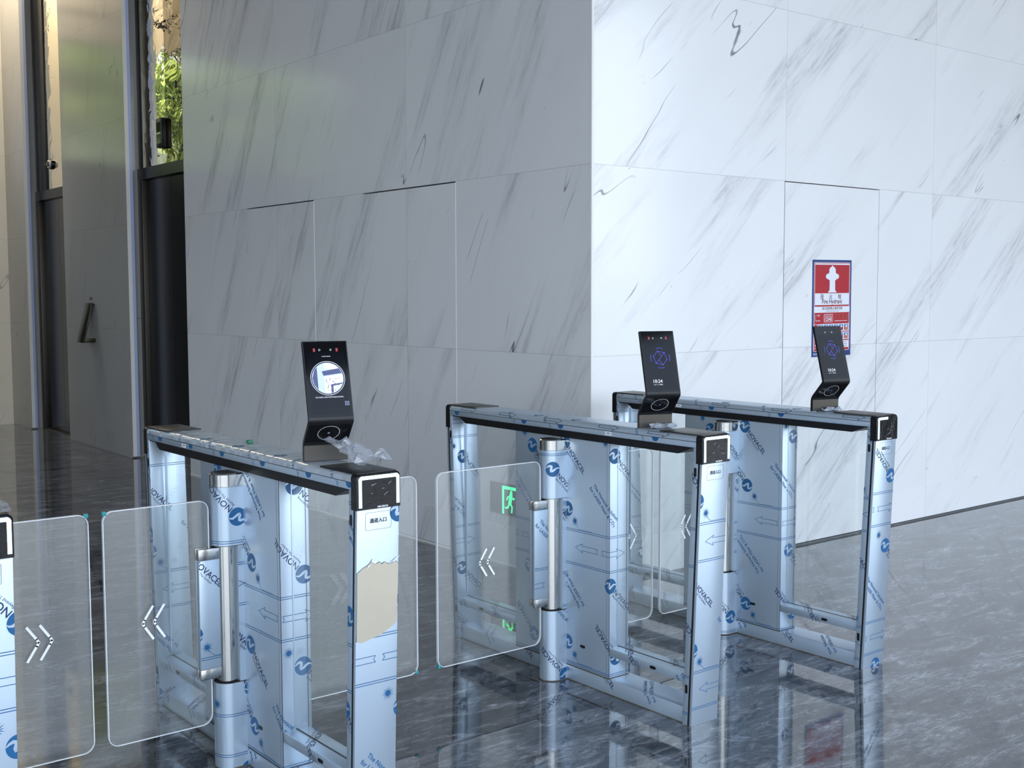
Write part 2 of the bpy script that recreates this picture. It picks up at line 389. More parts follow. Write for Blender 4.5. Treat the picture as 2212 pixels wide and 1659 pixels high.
def clip(t, u0, u1, v0, v1):
    xs = [p[0] for p in t]; ys = [p[1] for p in t]
    if max(xs) <= u0 or min(xs) >= u1 or max(ys) <= v0 or min(ys) >= v1: return None
    if min(xs) >= u0 and max(xs) <= u1 and min(ys) >= v0 and max(ys) <= v1: return t
    P = list(t)
    for ax, lim, sg in ((0,u0,1), (0,u1,-1), (1,v0,1), (1,v1,-1)):
        Q = []
        for i, b in enumerate(P):
            a = P[i-1]; da = (a[ax]-lim)*sg; db = (b[ax]-lim)*sg
            if (da > 0) != (db > 0):
                k = da/(da-db); Q.append((a[0]+(b[0]-a[0])*k, a[1]+(b[1]-a[1])*k))
            if db > 0: Q.append(b)
        P = Q
        if len(P) < 3: return None
    return P
class Strip:
    """flat patch of a surface: u0..u1 x v0..v1, 3-D point = O + (u-u0)*U + (v-v0)*V; skew lets v lean (tapering posts)"""
    def __init__(s, O, U, V, u0, u1, v0, v1, N=None):
        s.O = Vector(O); s.U = Vector(U); s.V = Vector(V); s.r = (u0, u1, v0, v1)
        s.N = Vector(N).normalized() if N else s.U.cross(s.V).normalized()
    def at(s, u, v, off): return s.O + s.U*(u-s.r[0]) + s.V*(v-s.r[2]) + s.N*off
def paint(mb, strips, tris, mat, off=.0004):
    for st in strips:
        for t in tris:
            P = clip(t, *st.r)
            if P: mb.face([st.at(a, b, off) for a, b in P], mat)

def sun2d():
    t = disc2d(.0085, 16)
    for i in range(14):
        a = 2*PI*i/14+.1; r1 = .021 if i % 2 else .018
        t += [((.009*math.cos(a-.13), .009*math.sin(a-.13)), (r1*math.cos(a), r1*math.sin(a)), (.009*math.cos(a+.13), .009*math.sin(a+.13)))]
    return t
def arrow2d(L=.122, h=.018, hd=.034, hw=.036):
    p = [(0,h/2), (L-hd,h/2), (L-hd-.006,hw/2), (L,0), (L-hd-.006,-hw/2), (L-hd,-h/2), (0,-h/2), (.006,0)]
    return stroke2d(p, .0017, True)
def swoosh():
    cx = [(-1.02,.10),(-.72,.34),(-.42,.46),(-.22,.40),(-.20,.15),(-.30,-.14),(-.28,-.30),(-.05,-.24),(.28,-.02),(.58,.16),(.86,.14),(1.02,.0)]
    w = [.10,.22,.30,.34,.32,.30,.30,.28,.26,.24,.16,.06]
    L, R = [], []
    for i, (x, y) in enumerate(cx):
        a = cx[max(0,i-1)]; b = cx[min(len(cx)-1,i+1)]; d = math.hypot(b[0]-a[0], b[1]-a[1]); nx, ny = -(b[1]-a[1])/d, (b[0]-a[0])/d
        L.append((x+nx*w[i]/2, y+ny*w[i]/2)); R.append((x-nx*w[i]/2, y-ny*w[i]/2))
    out = []
    for i in range(len(cx)-1): out += [(L[i],R[i],R[i+1]), (L[i],R[i+1],L[i+1])]
    return out
R_LOGO = .0285
def logo_items(x, y, rot):
    """round emblem, brand word and tagline running away from it along rot"""
    out = [('ink', move(disc2d(R_LOGO, 30), x, y), .0004), ('film', move(swoosh(), x, y, 0 if rot < 1 else PI, R_LOGO*.98), .0007)]
    d = (math.cos(rot), math.sin(rot)); nrm = (-d[1], d[0])
    w = fit_w(text2d('NOVACEL', 1, bold=.012), .122)
    out.append(('ink_dark', move(w, x+d[0]*.031-nrm[0]*.009, y+d[1]*.031-nrm[1]*.009, rot), .0005))
    w = fit_w(text2d('Beyond The Surface', 1), .088)
    out.append(('ink_dark', move(w, x+d[0]*.034-nrm[0]*.020, y+d[1]*.034-nrm[1]*.020, rot), .0005))
    return out
def slogan_items(x, y, rot):
    d = (math.cos(rot), math.sin(rot)); nrm = (-d[1], d[0])
    a = fit_w(text2d('The Novacel Solution', 1, bold=.014), .172); b = fit_w(text2d('for LASER Fiber & CO\u2082', 1, bold=.014), .185)
    return [('ink', move(a, x, y, rot), .0005), ('ink', move(b, x-nrm[0]*.024-d[0]*.006, y-nrm[1]*.024-d[1]*.006, rot), .0005)]
TW, TH = .465, .513
def tile_items(row):
    it = []
    dn, upw = math.radians(-45), math.radians(134)
    if row == 0:
        it += logo_items(.079, .327, dn) + logo_items(.350, .295, dn) + slogan_items(.238, .178, dn)
    else:
        it += slogan_items(.170, .222, upw) + logo_items(.330, .330, dn) + logo_items(.358, .060, upw)
    it += logo_items(.095, .074, upw)
    for sx_, sy in ((.136, .032), (.303, .342) if row == 0 else (.44, .032)):
        it.append(('ink', move(sun2d(), sx_, sy), .0004))
    it.append(('ink', stroke2d([(.140,.022), (.160,.003), (.232,.003)], .0014), .0004))
    for z in (0, -.128):
        it.append(('ink', rect2d(-.001, z-.001, TW+.001, z+.001), .0004)); it.append(('ink', rect2d(-.001, z-.0075, TW+.001, z-.0055), .0004))
    it.append(('ink', move(arrow2d(), .262, -.066, PI), .0004)); it.append(('ink', move(arrow2d(.115), .285, -.066), .0004))
    return [(k, t, o, min(p[0] for q in t for p in q), max(p[0] for q in t for p in q), min(p[1] for q in t for p in q), max(p[1] for q in t for p in q)) for k, t, o in it]
TILES = (tile_items(0), tile_items(1))
def film(mb, strips, du, z0):
    """protective-film print: two alternating rows repeated over the strips; du shifts it sideways, z0 is the height of a double line of row 0"""
    U0 = min(s.r[0] for s in strips); U1 = max(s.r[1] for s in strips); V0 = min(s.r[2] for s in strips); V1 = max(s.r[3] for s in strips)
    i0 = math.floor((U0-du)/TW)-1; i1 = math.ceil((U1-du)/TW)+1; j0 = math.floor((V0-z0)/TH)-1; j1 = math.ceil((V1-z0)/TH)+1
    for i in range(i0, i1+1):
        for j in range(j0, j1+1):
            ox, oy = du+i*TW, z0+j*TH
            for k, t, off, a, b, c, d in TILES[j % 2]:
                if a+ox > U1 or b+ox < U0 or c+oy > V1 or d+oy < V0: continue
                paint(mb, strips, move(t, ox, oy), k, off)

# ------------------------------------------------------------------ the setting
WX, WY = 3.902, 4.282           # outer corner of the marble block
ZD = 2.097                      # top of the flush doors
CEIL = 6.4
fl = MB(); fl.box(-9, 14, -5, 14.4, -.1, 0, 'floor'); structure(fl, 'floor')
ce = MB(); ce.box(-9, 14, -5, 14.4, CEIL, CEIL+.2, 'ceiling'); structure(ce, 'ceiling')
G = .005
w = MB()                        # wall right of the corner, with a flush door in it
D0, D1 = 5.373, 6.270
w.box(WX+.003, D0-G, WY, WY+.12, .012, ZD+G, 'stone_right'); w.box(D1+G, 14, WY, WY+.12, .012, ZD+G, 'stone_right'); w.box(WX+.003, 14, WY, WY+.12, ZD+G, CEIL, 'stone_right')
w.box(D0-.02, D1+.02, WY+.1, WY+.14, 0, ZD+.02, 'gap'); w.box(WX, 14, WY+.012, WY+.1, 0, .012, 'gap')
structure(w, 'wall_right')
d = MB(); d.box(D0, D1, WY, WY+.09, .014, ZD, 'stone_right'); structure(d, 'door_1')
w = MB()                        # wall left of the corner, running back, with two flush doors
YE = 9.15
doors = [(5.414, 6.408), (7.030, 8.030)]
ys = [WY] + [q for dd in doors for q in dd] + [YE]
for k in range(0, len(ys), 2):
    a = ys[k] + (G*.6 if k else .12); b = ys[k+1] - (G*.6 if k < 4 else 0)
    w.box(WX, WX+.12, a, b, .012, ZD+G, 'stone_left_shaded')
w.box(WX, WX+.12, WY+.12, YE, ZD+G, CEIL, 'stone_left_shaded')
w.box(WX, WX+.0028, WY+.0005, WY+.1205, .012, CEIL, 'stone_left_shaded')
for a, b in doors: w.box(WX+.1, WX+.14, a-.02, b+.02, 0, ZD+.02, 'gap')
w.box(WX+.012, WX+.1, WY+.1, YE, 0, .012, 'gap')
structure(w, 'wall_left')
for i, (a, b) in enumerate(doors):
    d = MB(); mid = (5.911 if i == 0 else 7.535)
    d.box(WX, WX+.09, a, mid-.001, .014, ZD-.002, 'stone_left_shaded'); d.box(WX, WX+.09, mid+.001, b, .014, ZD-.002, 'stone_left_shaded')
    structure(d, 'door_%d' % (i+2))
    t = MB(); t.box(WX-.002, WX+.02, a-.0035, a+.0005, .014, ZD, 'trim_white'); structure(t, 'trim_%d' % (i+2))
t = MB(); t.box(WX-.002, WX+.012, WY-.002, WY+.006, 0, CEIL, 'trim_white'); structure(t, 'trim_1')
t = MB(); t.box(WX+.003, 14, WY-.002, WY, 0, .009, 'gap_soft'); structure(t, 'baseboard_right')
t = MB(); t.box(WX-.002, WX, WY+.004, YE, 0, .012, 'trim_white'); structure(t, 'baseboard_left')

# elevator recesses and the grey stone piers between them
XD = 4.05
w = MB(); w.box(XD+.06, XD+.3, YE, 14.4, 0, CEIL, 'hall_wall'); w.box(WX+.12, XD+.3, YE-.15, YE, 0, CEIL, 'gap_soft'); structure(w, 'wall_lobby')
def pier(y0, y1, n):
    w = MB(); w.box(WX, WX+.035, y0, y1, .014, CEIL, 'stone_grey'); w.box(WX+.002, XD+.06, y0+.06, y1-.002, 0, CEIL, 'stone_grey')
    w.box(WX+.0004, WX+.0345, y0-.003, y0, .014, CEIL, 'trim_white'); w.box(WX+.0345, WX+.062, y0-.003, y0+.01, .014, CEIL, 'trim_blue')
    structure(w, 'wall_pier' if n == 0 else 'wall_pier_far')
pier(10.42, 12.15, 0); pier(13.42, 14.12, 1)
HZ = 2.60
def elevator(y0, y1, label):
    r = empty('elevator_doorway', (XD, (y0+y1)/2, 0)); r.rotation_euler = (0,0,0)
    tag(r, label, 'elevator', 'elevator doorways in the lobby recesses')
    ox, oy = XD, (y0+y1)/2; h = (y1-y0)/2
    k1 = .70 if y0 < 10 else .05; k2 = .09
    m = MB(); m.box(0, .05, -h+k1, h-k2, HZ, CEIL, 'mirror'); m.build('mirror_panel', r)
    m = MB(); m.box(0, .05, -h, -h+k1-.002, HZ, CEIL, 'mirror_dark'); m.build('mirror_panel', r)
    m = MB(); m.box(-.004, .05, h-k2, h, HZ, CEIL, 'black_satin', .002); k3 = h-.40 if y0 > 10 else h-k2
    if y0 > 10: m.box(-.012, .05, k3, k3+.27, HZ, CEIL, 'black_satin', .002)
    pass; m.build('black_upright', r)
    m = MB(); m.box(-.02, .05, -h, h, HZ-.10, HZ, 'black_satin'); m.box(-.02,.05,-h,-h+.10,0,HZ-.10,'brown_metal', .004); m.box(-.02,.05,h-.10,h,0,HZ-.10,'brown_metal', .004); m.build('door_frame', r)
    for s in (-1, 1):
        m = MB(); m.box(.02, .045, min(0, s*(h-.1))+.002, max(0, s*(h-.1))-.002, .01, HZ-.1, 'black_metal'); m.build('elevator_door', r)
    m = MB(); m.box(-.02, .05, -h, h, 0, .008, 'brown_metal'); m.build('threshold', r)
    return r
elevator(YE, 10.42+.06, 'black elevator doorway under a wavy mirror panel, nearest to the white marble wall')
elevator(12.15, 13.42+.06, 'black elevator doorway with mirror panel above, left of the grey pier with the panel')
b = MB(); b.box(-.045, 0, -.06, .06, -.125, .125, 'black_satin', .006); b.box(-.0465, -.045, -.045, .045, -.09, .09, 'black_gloss')
b.box(-.048, -.0465, -.04, .04, -.012, .004, 'lens')
o = b.build('hall_lantern', None, (XD-.001, 9.90, 2.86)); tag(o, 'black box lantern fixed on the mirror panel above the nearest elevator', 'indicator')
o = MB(); o.tube((0,0), .055, 0, .02, 'black_satin', 24); o.tube((0,0), .042, .02, .04, 'ring_white', 24); o.tube((0,0), .028, .04, .05, 'black_gloss', 24)
o.box(-.012,.012,.03,.10,0,.05,'black_satin',.004)
o = o.build('surveillance_camera', None, (XD-.001, 12.93, 2.86)); o.rotation_euler = (0, -PI/2, 0); tag(o, 'small round white and black camera on mirror above the far elevator', 'camera')

# elevator call panel: a wedge whose foot stands off the pier
c = empty('elevator_call_panel', (WX, 11.40, 1.03)); tag(c, 'dark bronze wedge-shaped call panel on the grey stone pier', 'panel')
m = MB(); m.box(-.112, 0, -.085, .085, -.008, .030, 'bronze_dark', .003); m.build('bottom_shelf', c)
m = MB(); m.box(-.030, 0, -.085, .085, .345, .362, 'bronze_dark', .002); m.build('top_bracket', c)
m = MB(); m.hexa([(-.124,-.092,-.01),(-.110,-.092,-.01),(-.110,.092,-.01),(-.124,.092,-.01),(-.029,-.092,.37),(-.015,-.092,.37),(-.015,.092,.37),(-.029,.092,.37)], 'bronze_dark', .002); m.build('front_plate', c)
for y in (.025, -.02): m = MB(); m.box(-.0012, 0, y, y+.022, .395, .425, 'label_black'); m.build('floor_mark', c)

# far end of the lobby: cream stone, dark vestibule, band of glazing with trees behind
w = MB(); w.box(3.30, XD+.3, 14.12, 14.4, 0, CEIL, 'stone_cream'); w.box(-.6, 3.30, 14.12, 14.4, 4.45, CEIL, 'stone_cream')
w.box(-.6, 3.3, 14.12, 14.3, 2.7, 3.05, 'black_satin'); w.box(-.6, 3.3, 14.3, 14.4, 0, 2.7, 'black_satin')
for z in (4.75, 5.1, 5.5, 5.95): w.box(-.6, 3.3, 14.112, 14.12, z, z+.03, 'gap')
structure(w, 'wall_back')
f_ = MB()
for x in (-.6, .7, 2.0, 3.24): f_.box(x, x+.06, 14.14, 14.22, 3.05, 4.45, 'mullion')
structure(f_, 'window_1')
p_ = MB(); p_.box(-.6, 3.3, 14.17, 14.18, 3.05, 4.45, 'pane'); p_.build('window_pane', bpy.data.objects['window_1'])
w = MB(); w.box(-.8, -.6, 7.5, 14.4, 0, CEIL, 'hall_wall'); w.box(-9, -.6, 7.3, 7.5, 0, CEIL, 'hall_wall'); structure(w, 'wall_opposite')  # unseen lobby wall, set close in to keep the piers dark
fc = MB()
for y in [-5+i*2.05 for i in range(5)]: fc.box(-9.1, -8.98, y-.05, y+.05, 0, CEIL, 'mullion')
for z in (.02, 3.1): fc.box(-9.08, -9.0, -5, 3.2, z, z+.1, 'mullion')
fc.box(-9.2, -8.98, -5, 3.2, CEIL-.35, CEIL, 'mullion')
structure(fc, 'window_added_fill')  # unseen side glazing, added to let fill light in from the left
w = MB(); w.box(-9.2, -9, 3.2, 7.5, 0, CEIL, 'hall_wall'); structure(w, 'wall_far_left')
w = MB(); w.box(14, 14.2, -5, WY+.1, 0, CEIL, 'hall_wall'); structure(w, 'wall_far_right')
# glazed facade behind the camera
fc = MB()
for x in [-9+i*2.3 for i in range(11)]: fc.box(x-.05, x+.05, -5.1, -4.98, 0, CEIL, 'mullion')
for z in (0.02, 3.1): fc.box(-9, 14, -5.08, -5.0, z, z+.10, 'mullion')
fc.box(-9, 14, -5.2, -4.98, CEIL-.35, CEIL, 'mullion')
structure(fc, 'window_2')

g_ = MB(); g_.box(-40, 40, -45, -5.2, -.15, -.05, 'ground'); g_.box(-30, 30, 14.4, 50, -.15, -.05, 'ground')
o = g_.build('ground'); o['kind'] = 'structure'
def tree(x, y, h, r, seed, label):
    rnd = random.Random(seed); t = empty('tree', (x, y, -.05)); tag(t, label, 'tree', 'trees outside the lobby glazing')
    m = MB(); m.loft([[(.16*k*math.cos(a*PI/4), .16*k*math.sin(a*PI/4), z) for a in range(8)] for k, z in ((1.2,0),(1,h*.3),(.5,h*.7))], 'bark'); m.build('trunk', t)
    m = MB()
    for _ in range(2600):
        d = Vector((rnd.gauss(0,1), rnd.gauss(0,1), rnd.gauss(0,1))).normalized()*(rnd.random()**.4)
        cpt = Vector((d.x*r, d.y*r, h*.62+d.z*h*.36)); s = .16+.14*rnd.random()
        q = Vector((rnd.gauss(0,1), rnd.gauss(0,1), rnd.gauss(0,1))).normalized(); e1 = q.orthogonal().normalized(); e2 = q.cross(e1)
        m.face([cpt+e1*s, cpt+e2*s*.6, cpt-e1*s, cpt-e2*s*.6], 'leaf')
    m.build('foliage', t)
tree(1.2, 19.5, 6.2, 1.7, 1, 'yellow-green tree outside the lobby glazing, mirrored in the elevator panels')
tree(-2.6, 21.0, 6.8, 1.9, 2, 'second yellow-green tree outside the lobby glazing')
tree(4.9, 21.5, 6.4, 1.8, 3, 'rightmost yellow-green tree outside the lobby glazing')

# exit sign low on the left marble wall
ex = empty('exit_sign', (WX, 4.91, .365)); tag(ex, 'grey plate with glowing green running-figure exit symbol low on marble wall', 'sign')
m = MB(); m.box(-.012, 0, -.18, .18, -.085, .085, 'exit_plate', .002); m.build('plate', ex)
m = MB(); st = [Strip((-.0124,.18,-.085), (0,-1,0), (0,0,1), 0, .36, 0, .17)]
paint(m, st, stroke2d([(.118,.010), (.118,.150), (.238,.150), (.238,.010)], .017), 'exit_green', .0004)
paint(m, st, disc2d(.0105, 16, .188, .128) + stroke2d([(.186,.114),(.176,.066)], .026) + stroke2d([(.186,.108),(.206,.094),(.216,.100)], .008)
      + stroke2d([(.182,.108),(.158,.100),(.150,.084)], .008) + stroke2d([(.178,.070),(.196,.050),(.192,.020)], .010) + stroke2d([(.174,.070),(.160,.044),(.138,.040)], .010), 'exit_green', .0005)
paint(m, st, poly2d([(.27,.078),(.31,.078),(.31,.058),(.345,.088),(.31,.118),(.31,.098),(.27,.098)]), 'exit_green', .0005)
m.build('exit_symbol', ex)

# fire-hydrant poster on the right marble wall
PW, PH = .372, .566
po = empty('fire_hydrant_poster', (5.818, WY, 1.384), 0); tag(po, 'red and blue fire hydrant poster on the white marble door', 'poster')
po.rotation_euler = (0, math.radians(-.35), 0)
m = MB(); m.box(-PW/2, PW/2, -.0025, 0, -PH/2, PH/2, 'blue')
st = [Strip((-PW/2,-.0025,-PH/2), (1,0,0), (0,0,1), 0, PW, 0, PH)]
def pr(u0, v0, u1, v1, mat, off, r=0):
    a = (u0*PW, (1-v1)*PH, u1*PW, (1-v0)*PH)
    paint(m, st, poly2d(rrect(*a, r)) if r else rect2d(*a), mat, off)
pr(.035,.025,.965,.945,'poster_white',.0002,.008); pr(.042,.029,.958,.941,'red',.0004,.007); pr(.056,.036,.944,.934,'poster_white',.0006,.005)
pr(.062,.05,.938,.475,'red',.0008); pr(.062,.475,.938,.934,'red',.0008)
pr(.062,.345,.938,.466,'poster_white',.001)
hy = [(.0,.0),(.105,.0),(.105,.06),(.075,.06),(.072,.46),(.095,.46),(.100,.50),(.145,.50),(.148,.54),(.172,.54),(.172,.66),(.148,.66),(.145,.70),(.100,.70),(.096,.74),(.078,.76),(.090,.80),(.084,.86),(.062,.93),(.03,.96),(.018,.96),(.018,1.0),(0,1.0)]
hp = [(x*1.0, y*.157) for x, y in hy]; hp = hp[:] + [(-x, y) for x, y in hp[::-1][1:-1]]
hp = [(x*.36, y) for x, y in hp]
paint(m, st, move(poly2d(hp), PW*.5, PH*(1-.337)), 'poster_white', .0012)
for i, ch in enumerate('消火栓'): paint(m, st, move(fit_w(text2d(ch, 1, bold=.012), .032), PW*(.19+i*.23), PH*(1-.402)), 'maroon', .0013)
paint(m, st, move(fit_w(text2d('Fire Hydrant', 1, bold=.015), .192), PW*.24, PH*(1-.452)), 'maroon', .0013)
pr(.045,.482,.955,.545,'poster_white',.001,.006)
paint(m, st, move(fit_w(text2d('消火栓前禁止堆放杂物', 1, bold=.01), .196), PW*.24, PH*(1-.515)), 'maroon', .0013)
paint(m, st, move(fit_w(text2d('No stacking of debris in front of the fire hydrant', 1, bold=.01), .13), PW*.33, PH*(1-.535)), 'maroon', .0013)
paint(m, st, move(stroke2d(arc(.02, 2.2, 4.0, 8), .006), PW*.13, PH*(1-.60)), 'poster_white', .0011)
paint(m, st, move(fit_w(text2d('119', 1, bold=.02), .022), PW*.13, PH*(1-.585)), 'poster_white', .0011)
paint(m, st, move(fit_w(text2d('火警电话', 1), .038), PW*.10, PH*(1-.635)), 'poster_white', .0011)
pr(.295,.562,.525,.645,'poster_white',.001,.004); pr(.303,.566,.517,.641,'red',.0012,.003)
paint(m, st, move(fit_w(text2d('12345', 1, bold=.02), .066), PW*.32, PH*(1-.632)), 'poster_white', .0014)
paint(m, st, move(fit_w(text2d('隐患举报投诉', 1), .066), PW*.32, PH*(1-.590)), 'poster_white', .0014)
for r_, row in enumerate(('消防安全', '人人有责')):
    for i, ch in enumerate(row): paint(m, st, move(fit_w(text2d(ch, 1, bold=.01), .019), PW*(.57+i*.098), PH*(1-.587-r_*.032)), 'poster_brown', .0011)
pr(.57,.632,.90,.637,'poster_white',.001)
for v0, v1 in ((.663,.742), (.752,.830), (.842,.915)):
    pr(.045,v0,.135,v1,'poster_white',.001); pr(.055,v0+.004,.125,v1-.004,'red',.0012); pr(.08,v0+.02,.10,v1-.02,'poster_white',.0014)
    pr(.155,v0,.945,v1,'poster_white',.001)
    if v0 < .8:
        for i in range(6):
            u = .17+i*.13; pr(u,v0+.008,u+.105,v1-.008,'blue_mid',.0012); pr(u+.02,v0+.03,u+.095,v1-.012,'poster_orange' if i % 2 else 'red',.0014)
            pr(u+.04,v0+.015,u+.075,v0+.04,'poster_white',.0016)
    else:
        for q in range(3): pr(.17,v0+.015+q*.02,.90,v0+.02+q*.02,'maroon',.0012)
paint(m, st, move(fit_w(text2d('消防安全提示', 1), .085), PW*.03, PH*.018), 'poster_white', .0006)
m.build('poster_sheet', po)

# ------------------------------------------------------------------ turnstiles
W = .135; L2 = .736; YC = 3.373; LEAN = .043
def capsule(mb, c, ax, half, r, nrm, mat='hole'):
    """flat rounded slot, c centre, ax long direction"""
    ax = Vector(ax); nv = Vector(nrm); sd = nv.cross(ax); c = Vector(c); P = []
    for s in (1, -1):
        for i in range(9):
            a = -PI/2+PI*i/8; P.append(c+ax*s*(half+r*math.cos(a))+sd*s*r*math.sin(a)+nv*.0012)
    mb.face(P, mat); Q = [p-nv*.0011 for p in P]
    for i in range(len(P)): mb.face([P[i-1], P[i], Q[i], Q[i-1]], mat)

def leg_part(t, s, prm, name='leg'):
    """s=-1 the front post (towards the hall), s=+1 the far post; a slim post that leans inwards to its foot"""
    m = MB(); x0, x1 = .002, W-.002; zt, zb = .957, 0
    def yo(z): return s*(L2 - LEAN*(1-z))          # outer face
    D1_, D2_ = .014, .042
    def slab(a, b, mat, zt=zt, zb=zb, bev=.0012):
        ya, yb = sorted((yo(zb)-s*a, yo(zb)-s*b)); yc_, yd = sorted((yo(zt)-s*a, yo(zt)-s*b))
        m.hexa([(x0,ya,zb),(x1,ya,zb),(x1,yb,zb),(x0,yb,zb),(x0,yc_,zt),(x1,yc_,zt),(x1,yd,zt),(x0,yd,zt)], mat, bev)
    slab(0, D1_-.0006, 'film', zt=.905); slab(D1_+.0006, D2_, 'film'); 
    slab(D1_-.004, D1_+.004, 'gap', bev=0)
    ha = m
    H = zt-zb; Vv = Vector((0, (yo(zt)-yo(zb))/H, 1))
    # printed faces
    oz = .905
    if s < 0: film(m, [Strip((x0,yo(0),0), (1,0,0), Vv, 0, x1-x0, 0, oz, (0,-1,0))], prm['leg'][0], prm['leg'][1])
    yi = yo(0)-s*D2_
    if s > 0:
        film(m, [Strip((x0,yi,0), (1,0,0), Vv, 0, x1-x0, 0, .95, (0,-1,0))], prm['far'][0], prm['far'][1])
        m.box(x0+.047, x0+.051, yi-.0015+.005, yi+.02, .19, .93, 'film')  # pressed crease
    y_a, y_b = sorted((yo(0)-s*D1_, yi))
    film(m, [Strip((x0,y_b,0), (0,-1,0), Vv, 0, y_b-y_a, 0, .95, (-1,0,0))], prm['leg'][0]+.11, prm['leg'][1]-.02)
    o = m.build(name, t)
    for z in (.876, .127):
        q = MB(); yy = yo(z)-s*(D1_+D2_)/2-s*.001; capsule(q, (x0-.0002, yy, z), (0,0,1), .010, .0055, (-1,0,0)); q.build('sensor_window', o)
    return o

def end_cap(t, s, lit):
    m = MB(); n = 6; r = .014
    z0, z1 = .905, 1.001
    yo_, yi_ = s*(L2+.001), s*(L2-.030)
    def lp(y, g, mat=None):
        P = arc(r, 0, PI/2, n, W-r-g+.0005, z1-r-g) + arc(r, PI/2, PI, n, r+g-.0005, z1-r-g) + [(g-.0005, z0+g*.5), (W-g+.0005, z0+g*.5)]
        return [(x, y, z) for x, z in P]
    loops = [lp(yi_, 0), lp(yo_-s*.003, 0), lp(yo_, .003)]
    if s > 0: loops = [l[::-1] for l in loops]
    m.loft([l[::-1] for l in loops], 'black_film')
    if s < 0:
        st = [Strip((0, yo_-.0002, .9), (1,0,0), (0,0,1), 0, W, .9, 1.01, (0,-1,0))]
        rn = random.Random(len(lit)*7+int(t.location.x*100))
        for _ in range(6):
            x, z = .03+rn.random()*.07, .925+rn.random()*.045; a = rn.random()*1.2-.1; l_ = .004+.009*rn.random()
            paint(m, st, stroke2d([(x, z), (x+l_*.5*math.cos(a), z+l_*.5*math.sin(a)), (x+l_*math.cos(a*.6), z+l_*math.sin(a*.8))], .0007), 'ring_white', .0009)
    o = m.build('end_cap', t)
    if s < 0:
        st = [Strip((0, yo_-.0002, .9), (1,0,0), (0,0,1), 0, W, .9, 1.01, (0,-1,0))]
        for side in lit:
            q = MB(); g = .0092
            xs = (lambda x: x) if side == 'l' else (lambda x: W-x)
            bot = .9145 if side == 'l' else .917
            pth = [(W/2-.0025, z1-.0105), (g+.006, z1-.0105)] + [(g+.006-.006*math.sin(a), z1-.0165+.006*math.cos(a)) for a in (.4,.8,1.2)] + [(g, z1-.0165), (g, bot)]
            paint(q, st, stroke2d([(xs(x), z) for x, z in pth], .0092), 'led', .0008)
            q.build('light_strip', o)
        q = MB(); paint(q, st, move(fit_w(text2d('HIKVISION', 1, bold=.02), .032), W/2-.006, .9085), 'white_mark', .0008)
        q.build('brand_mark', o)
    return o

def rail(t, prm):
    """stainless top beam: rounded shoulders, a dark seam and a lower lip"""
    m = MB(); r = .016; z1 = .999
    def lp(y, x0, x1, za, zb, rr):
        P = [(x1, za)] + arc(rr, 0, PI/2, 6, x1-rr, zb-rr) + arc(rr, PI/2, PI, 6, x0+rr, zb-rr) + [(x0, za)]
        return [(x, y, z) for x, z in P]
    ya, yb = -L2+.012, L2-.012
    m.loft([lp(y, 0, W, .9785, z1, r) for y in (yb, ya)], prm.get('rail_mat', 'film'))
    m.box(.0015, W-.0015, ya, yb, .974, .980, 'gap')
    m.box(0, W, ya, yb, .9575, .9768, 'film', .002)
    m.box(.004, W-.004, ya, yb, .954, .9585, 'gap')
    # prints along the beam: u runs towards the front, over the side, the shoulder and the top
    per = [(0, .9785)] + [(x, z) for x, z in arc(r, PI, PI/2, 6, r, z1-r)] + [(W-r, z1)]
    S_ = []; v = 0
    for (xa, za), (xb, zb) in zip(per, per[1:]):
        d_ = math.hypot(xb-xa, zb-za)
        if d_ < 1e-6: continue
        S_.append(Strip((xa, yb, za), (0,-1,0), ((xb-xa)/d_, 0, (zb-za)/d_), 0, yb-ya, v, v+d_, (-(zb-za)/d_, 0, (xb-xa)/d_))); v += d_
    low = [Strip((0, yb, .9575), (0,-1,0), (0,0,1), 0, yb-ya, 0, .019, (-1,0,0))]
    for u in prm['rail_arrows']: paint(m, S_, move(arrow2d(.105, .010, .026, .024), u, .013), 'ink_dark', .0004)
    for u in prm['rail_words']:
        paint(m, S_, move(fit_w(text2d('LASER Fiber & CO\u2082', 1, bold=.014), .14), u, .055, -1.15), 'ink', .0004)
        paint(m, low, move(fit_w(text2d('CO\u2082', 1, bold=.014), .024), u+.05, .02, -1.1), 'ink', .0004)
        paint(m, S_, move(disc2d(.02, 20), u+.18, .042), 'ink', .0004); paint(m, S_, move(swoosh(), u+.18, .042, .3, .019), 'film', .0007)
        paint(m, low, move(disc2d(.017, 20), u+.12, .022), 'ink', .0004)
    o = m.build('top_rail', t)
    q = MB(); u = L2-prm['label_y']; st = [Strip((-.0004, -prm['label_y']+.017, .9615), (0,-1,0), (0,0,1), 0, .034, 0, .0125, (-1,0,0))]
    paint(q, st, rect2d(0,0,.034,.0125), 'label_white', .0004); paint(q, st, move(fit_w(text2d('5.0.0.8', 1, bold=.03), .018), .008, .005), 'label_black', .0008)
    q.build('rail_label', o)
    return o

def u_strip(xa, ya, xb, yb, u0, z0, z1):
    d_ = math.hypot(xb-xa, yb-ya)
    return Strip((xa, ya, z0), ((xb-xa)/d_, (yb-ya)/d_, 0), (0,0,1), u0, u0+d_, z0, z1)

